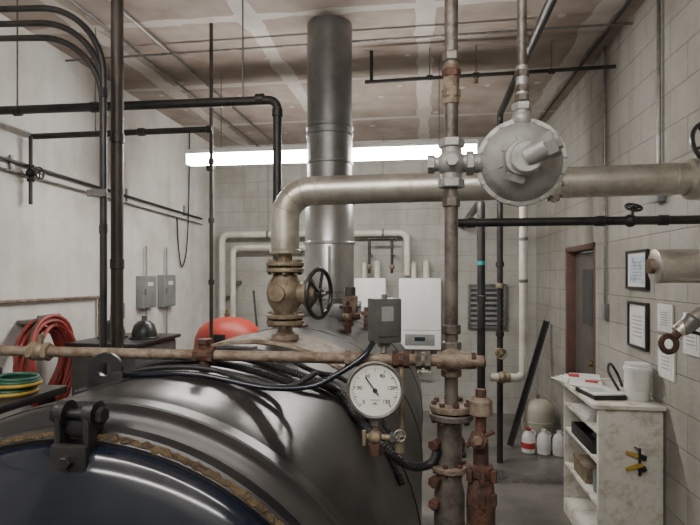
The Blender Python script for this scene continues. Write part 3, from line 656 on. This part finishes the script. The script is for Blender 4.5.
s=B('leaning_steel_channel'); p=V(.86,5.40,.035);q=V(1.345,5.98,1.24)
s.beam(p,q,.06,.010,M_blk); D=frame(q-p)
for k in (-1,1): s.beam(p+D@V(.028*k,-.015,0),q+D@V(.028*k,-.015,0),.008,.035,M_blk)
s.done()
s=B('expansion_tank'); x,y=1.19,5.66
s.lathe([(.10,0),(.11,.0),(.10,.05),(.13,.08),(.16,.13),(.165,.2),(.165,.32),(.15,.39),(.10,.44),(.04,.455),(0,.46)],(x,y,0),(0,0,1),M_beige,n=36); s.torus((x,y,.235),(0,0,1),.166,.006,M_beige); s.cyl((x,y,.44),(x,y,.50),.016,M_brass); s.done()
def jug(x,y,h,lab):
    s=B('chemical_jug'); s.lathe([(.055,0),(.065,.01),(.065,h*.62),(.05,h*.78),(.025,h*.86),(.022,h*.9)],(x,y,0.001),(0,0,1),M_white,n=24)
    s.cyl((x,y,h*.9),(x,y,h),.024,lab); s.torus((x+.035,y,h*.78),(0,1,0),.03,.008,M_white,n=16,k=8); s.lathe([(.0655,h*.2),(.0665,h*.22),(.0665,h*.42),(.0655,h*.44)],(x,y,0),(0,0,1),lab,n=24,caps=False); s.done()
jug(1.03,5.33,.24,M_redp); jug(1.17,5.30,.24,M_paper); jug(1.31,5.28,.24,M_paper)

# ---------------------------------------------------------------- right wall: frames, papers
def frm(name,y0,y1,z0,z1,pic,fr=M_blk):
    s=B(name); yc=(y0+y1)/2; zc=(z0+z1)/2
    s.box((XR-.006,yc,zc),(.010,y1-y0,z1-z0),M_paper); s.box((XR-.012,yc,zc),(.003,(y1-y0)*.7,(z1-z0)*.72),pic)
    for i in range(6): s.box((XR-.0145,yc,zc-(z1-z0)*.25+i*(z1-z0)*.09),(.002,(y1-y0)*.5,.006),M_text)
    if fr:
        for y in (y0,y1): s.box((XR-.012,y,zc),(.022,.018,z1-z0+.018),fr,bev=.003)
        for z in (z0,z1): s.box((XR-.012,yc,z),(.022,y1-y0,.018),fr,bev=.003)
    s.done()
frm('framed_certificate',3.48,3.80,Z(-.085),Z(.155),M_print); frm('framed_certificate',3.48,3.77,Z(-.47),Z(-.185),M_paper)
frm('posted_notice',3.15,3.34,Z(-.33),Z(-.17),M_paper,None); frm('posted_notice',3.13,3.33,Z(-.60),Z(-.36),M_paper,None); frm('posted_notice',2.86,3.03,Z(-.42),Z(-.2),M_paper,None)

s=B('insulated_branch_pipe'); zz=Z(.035); yy=2.2
s.lathe([(.05,0),(.066,.004),(.067,.02),(.067,XR-.90-.002)],(.90,yy,zz),(1,0,0),M_alu,n=32)
for x in (.92,1.08,1.25): s.disc((x,yy,zz),(1,0,0),.069,.014,M_alu)
s.cyl((.88,yy,zz),(.90,yy,zz),.03,M_rust); s.done()
s=B('steam_trap_assembly')
s.tube([(1.13,yy-.02,zz-.06),(1.13,yy-.02,Z(-.10)),(1.02,yy-.04,Z(-.17)),(.97,yy-.04,Z(-.22))],.026,M_alu,bend=.05,n=16)
s.lathe([(.03,0),(.036,.01),(.03,.05),(.022,.07)],(1.03,yy-.04,Z(-.165)),(-.6,0,-.7),M_steel)
s.torus((.935,yy-.05,Z(-.265)),(.2,-1,.1),.030,.011,M_rustd); s.cyl((.955,yy-.045,Z(-.24)),(1.02,yy-.04,Z(-.17)),.016,M_rustd)
s.spline([(1.10,yy-.05,Z(-.05)),(1.16,yy-.06,Z(-.16)),(1.12,yy-.06,Z(-.24)),(1.03,yy-.05,Z(-.22)),(.96,yy-.05,Z(-.20))],.007,M_rub)
s.done()
s=B('main_isolation_valve'); x=1.04
s.lathe([(.0595,-.07),(.075,-.06),(.08,0),(.075,.06),(.0595,.07)],(x,vy,zh+.012),(1,0,0),M_alu,caps=False); s.cyl((x,vy-.02,Z(.42)),(x,vy-.04,Z(.46)),.02,M_steel); s.nut((x,vy-.01,Z(.43)),(0,0,1),.035,.02,M_rust)
s.wheel((x,vy-.05,Z(.475)),(.35,-1,.25),.085,.008,M_blk); s.wheel((x+.02,vy-.13,Z(.30)),(.2,-1,0),.05,.006,M_blk); s.cyl((x+.02,vy-.13,Z(.30)),(x,vy-.07,Z(.32)),.012,M_steel); s.done()

# ---------------------------------------------------------------- white stand
sx0,sx1,sy0,sy1,sh=1.035,1.385,3.25,4.05,.975
s=B('painted_shelf_stand')
s.box(((sx0+sx1)/2+.0,sy0+.01,sh/2-.01),(sx1-sx0,.02,sh-.02),M_woodw,bev=.003)
s.box(((sx0+sx1)/2,sy1-.01,sh/2-.01),(sx1-sx0,.02,sh-.02),M_woodw,bev=.003)
s.box((sx1-.008,(sy0+sy1)/2,sh/2-.01),(.012,sy1-sy0-.04,sh-.03),M_woodw)
s.box(((sx0+sx1)/2-.02,(sy0+sy1)/2,sh),(sx1-sx0+.05,sy1-sy0+.06,.024),M_woodw,bev=.004)
for z in (.10,.36,.62,.80): s.box(((sx0+sx1)/2-.005,(sy0+sy1)/2,z),(sx1-sx0-.015,sy1-sy0-.04,.018),M_woodw,bev=.002)
s.box((sx0+.005,(sy0+sy1)/2,.05),(.015,sy1-sy0-.04,.09),M_woodw)
s.box((sx0+.01,sy0+.01,sh/2),(.04,.035,sh-.03),M_woodw,bev=.004); s.done()
T0=sh+.0125
s=B('log_binder'); s.box((1.11,3.48,T0+.015),(.20,.26,.028),M_blk,rot=(0,0,.15),bev=.003); s.box((1.10,3.47,T0+.0335),(.18,.24,.008),M_paper,rot=(0,0,.18)); s.box((1.07,3.64,T0+.042),(.20,.26,.008),M_paper,rot=(.0,.05,-.3))
for i in range(5): s.box((1.08,3.41+.033*i,T0+.0385),(.10,.006,.002),M_text,rot=(0,0,.18))
s.box((1.12,3.68,T0+.050),(.08,.05,.004),M_redp,rot=(0,0,-.3)); s.done()
s=B('loose_papers')
for i in range(5): s.box((1.06+.02*i,3.94-.008*i,T0+.006+.008*i),(.20,.21,.006),M_paper,rot=(0,0,.30-.14*i))
s.box((1.07,3.92,T0+.045),(.07,.10,.003),M_redp,rot=(0,0,-.2)); s.done()
s=B('white_plastic_bucket'); s.lathe([(.062,0),(.066,.01),(.073,.18),(.078,.182),(.078,.2),(.07,.205),(.07,.222),(0,.225)],(1.300,3.40,T0+.0005),(0,0,1),M_white,n=32); s.lathe([(.0715,.06),(.0725,.06),(.074,.14),(.073,.14)],(1.300,3.40,T0),(0,0,1),M_gw,closed=True); s.done()
s=B('spray_bottle'); x,y=1.345,3.53
s.lathe([(.028,0),(.03,.01),(.03,.10),(.012,.13),(.012,.15)],(x,y,T0+.0005),(0,0,1),M_gbox,n=20); s.box((x-.01,y,T0+.165),(.045,.018,.025),M_white,bev=.004); s.box((x-.02,y,T0+.145),(.006,.012,.03),M_redp,rot=(0,.4,0)); s.done()
s=B('black_cable_loop'); s.spline([(1.27,3.62,T0+.008),(1.24,3.72,T0+.11),(1.28,3.80,T0+.15),(1.34,3.84,T0+.07),(1.34,3.76,T0+.008)],.009,M_rub); s.done()
s=B('black_storage_tray'); s.box((1.17,3.66,.629+.006),(.25,.44,.01),M_blk)
for x in (1.05,1.29): s.box((x,3.66,.67),(.01,.44,.08),M_blk,bev=.002)
for y in (3.44,3.88): s.box((1.17,y,.67),(.25,.01,.08),M_blk,bev=.002)
s.sphere((1.15,3.6,.69),.05,M_rub,sc=(1,1.6,.6)); s.done()
s=B('paper_stack'); 
for i in range(4): s.box((1.13,3.65,.8155+.013*i),(.19+.01*(i%2),.28,.012),M_paper,rot=(0,0,.05*i))
s.done()
s=B('paint_can'); s.cyl((1.13,3.50,.370),(1.13,3.50,.5),.055,M_gbox); s.torus((1.13,3.50,.5),(0,0,1),.054,.004,M_steel); s.done()
s=B('cardboard_parts_box'); s.box((1.16,3.75,.42),(.2,.26,.10),M_brz,bev=.004); s.box((1.16,3.75,.473),(.21,.27,.012),M_rust,bev=.003); s.done()
s=B('yellow_hand_tool')
for dz,a_ in ((.0,.3),(-.07,-.35)):
    s.box((1.22,sy0-.018,.70+dz),(.10,.022,.022),M_yel,rot=(0,a_,0),bev=.008); s.box((1.26,sy0-.019,.69+dz),(.05,.024,.032),M_blk,rot=(0,a_,0),bev=.008)
s.cyl((1.23,sy0-.001,.74),(1.23,sy0-.035,.74),.006,M_steel); s.box((1.25,sy0-.014,.66),(.012,.012,.16),M_blk); s.done()
s=B('floor_drain'); s.disc((.62,4.7,.003),(0,0,1),.12,.006,M_lou); 
for i in range(5): s.box((.55+.035*i,4.7,.007),(.01,.16,.002),M_blk)
s.done()
s=B('floor_pump'); s.cyl((.28,5.1,.12),(.28,5.45,.12),.10,M_blk); s.disc((.28,5.1,.12),(0,1,0),.12,.04,M_rustd); s.box((.28,5.28,.02),(.26,.42,.04),M_blk,bev=.01); s.tube([(.28,5.05,.12),(.28,4.9,.12),(.28,4.9,.45),(.28,5.6,.45),(.28,5.6,.001)],.022,M_brz,bend=.04); s.done()

# ---------------------------------------------------------------- world, camera
w=bpy.data.worlds.new('World'); bpy.context.scene.world=w; w.use_nodes=True
w.node_tree.nodes['Background'].inputs[0].default_value=(.6,.6,.62,1); w.node_tree.nodes['Background'].inputs[1].default_value=.3
cam=bpy.data.cameras.new('camera'); co=bpy.data.objects.new('camera',cam); bpy.context.scene.collection.objects.link(co)
cam.sensor_width=36; cam.lens=36*520/700; cam.shift_y=12.5/700; cam.clip_start=.02
co.location=(0,0,CZ); co.rotation_euler=(math.radians(90),0,math.radians(8))
bpy.context.scene.camera=co
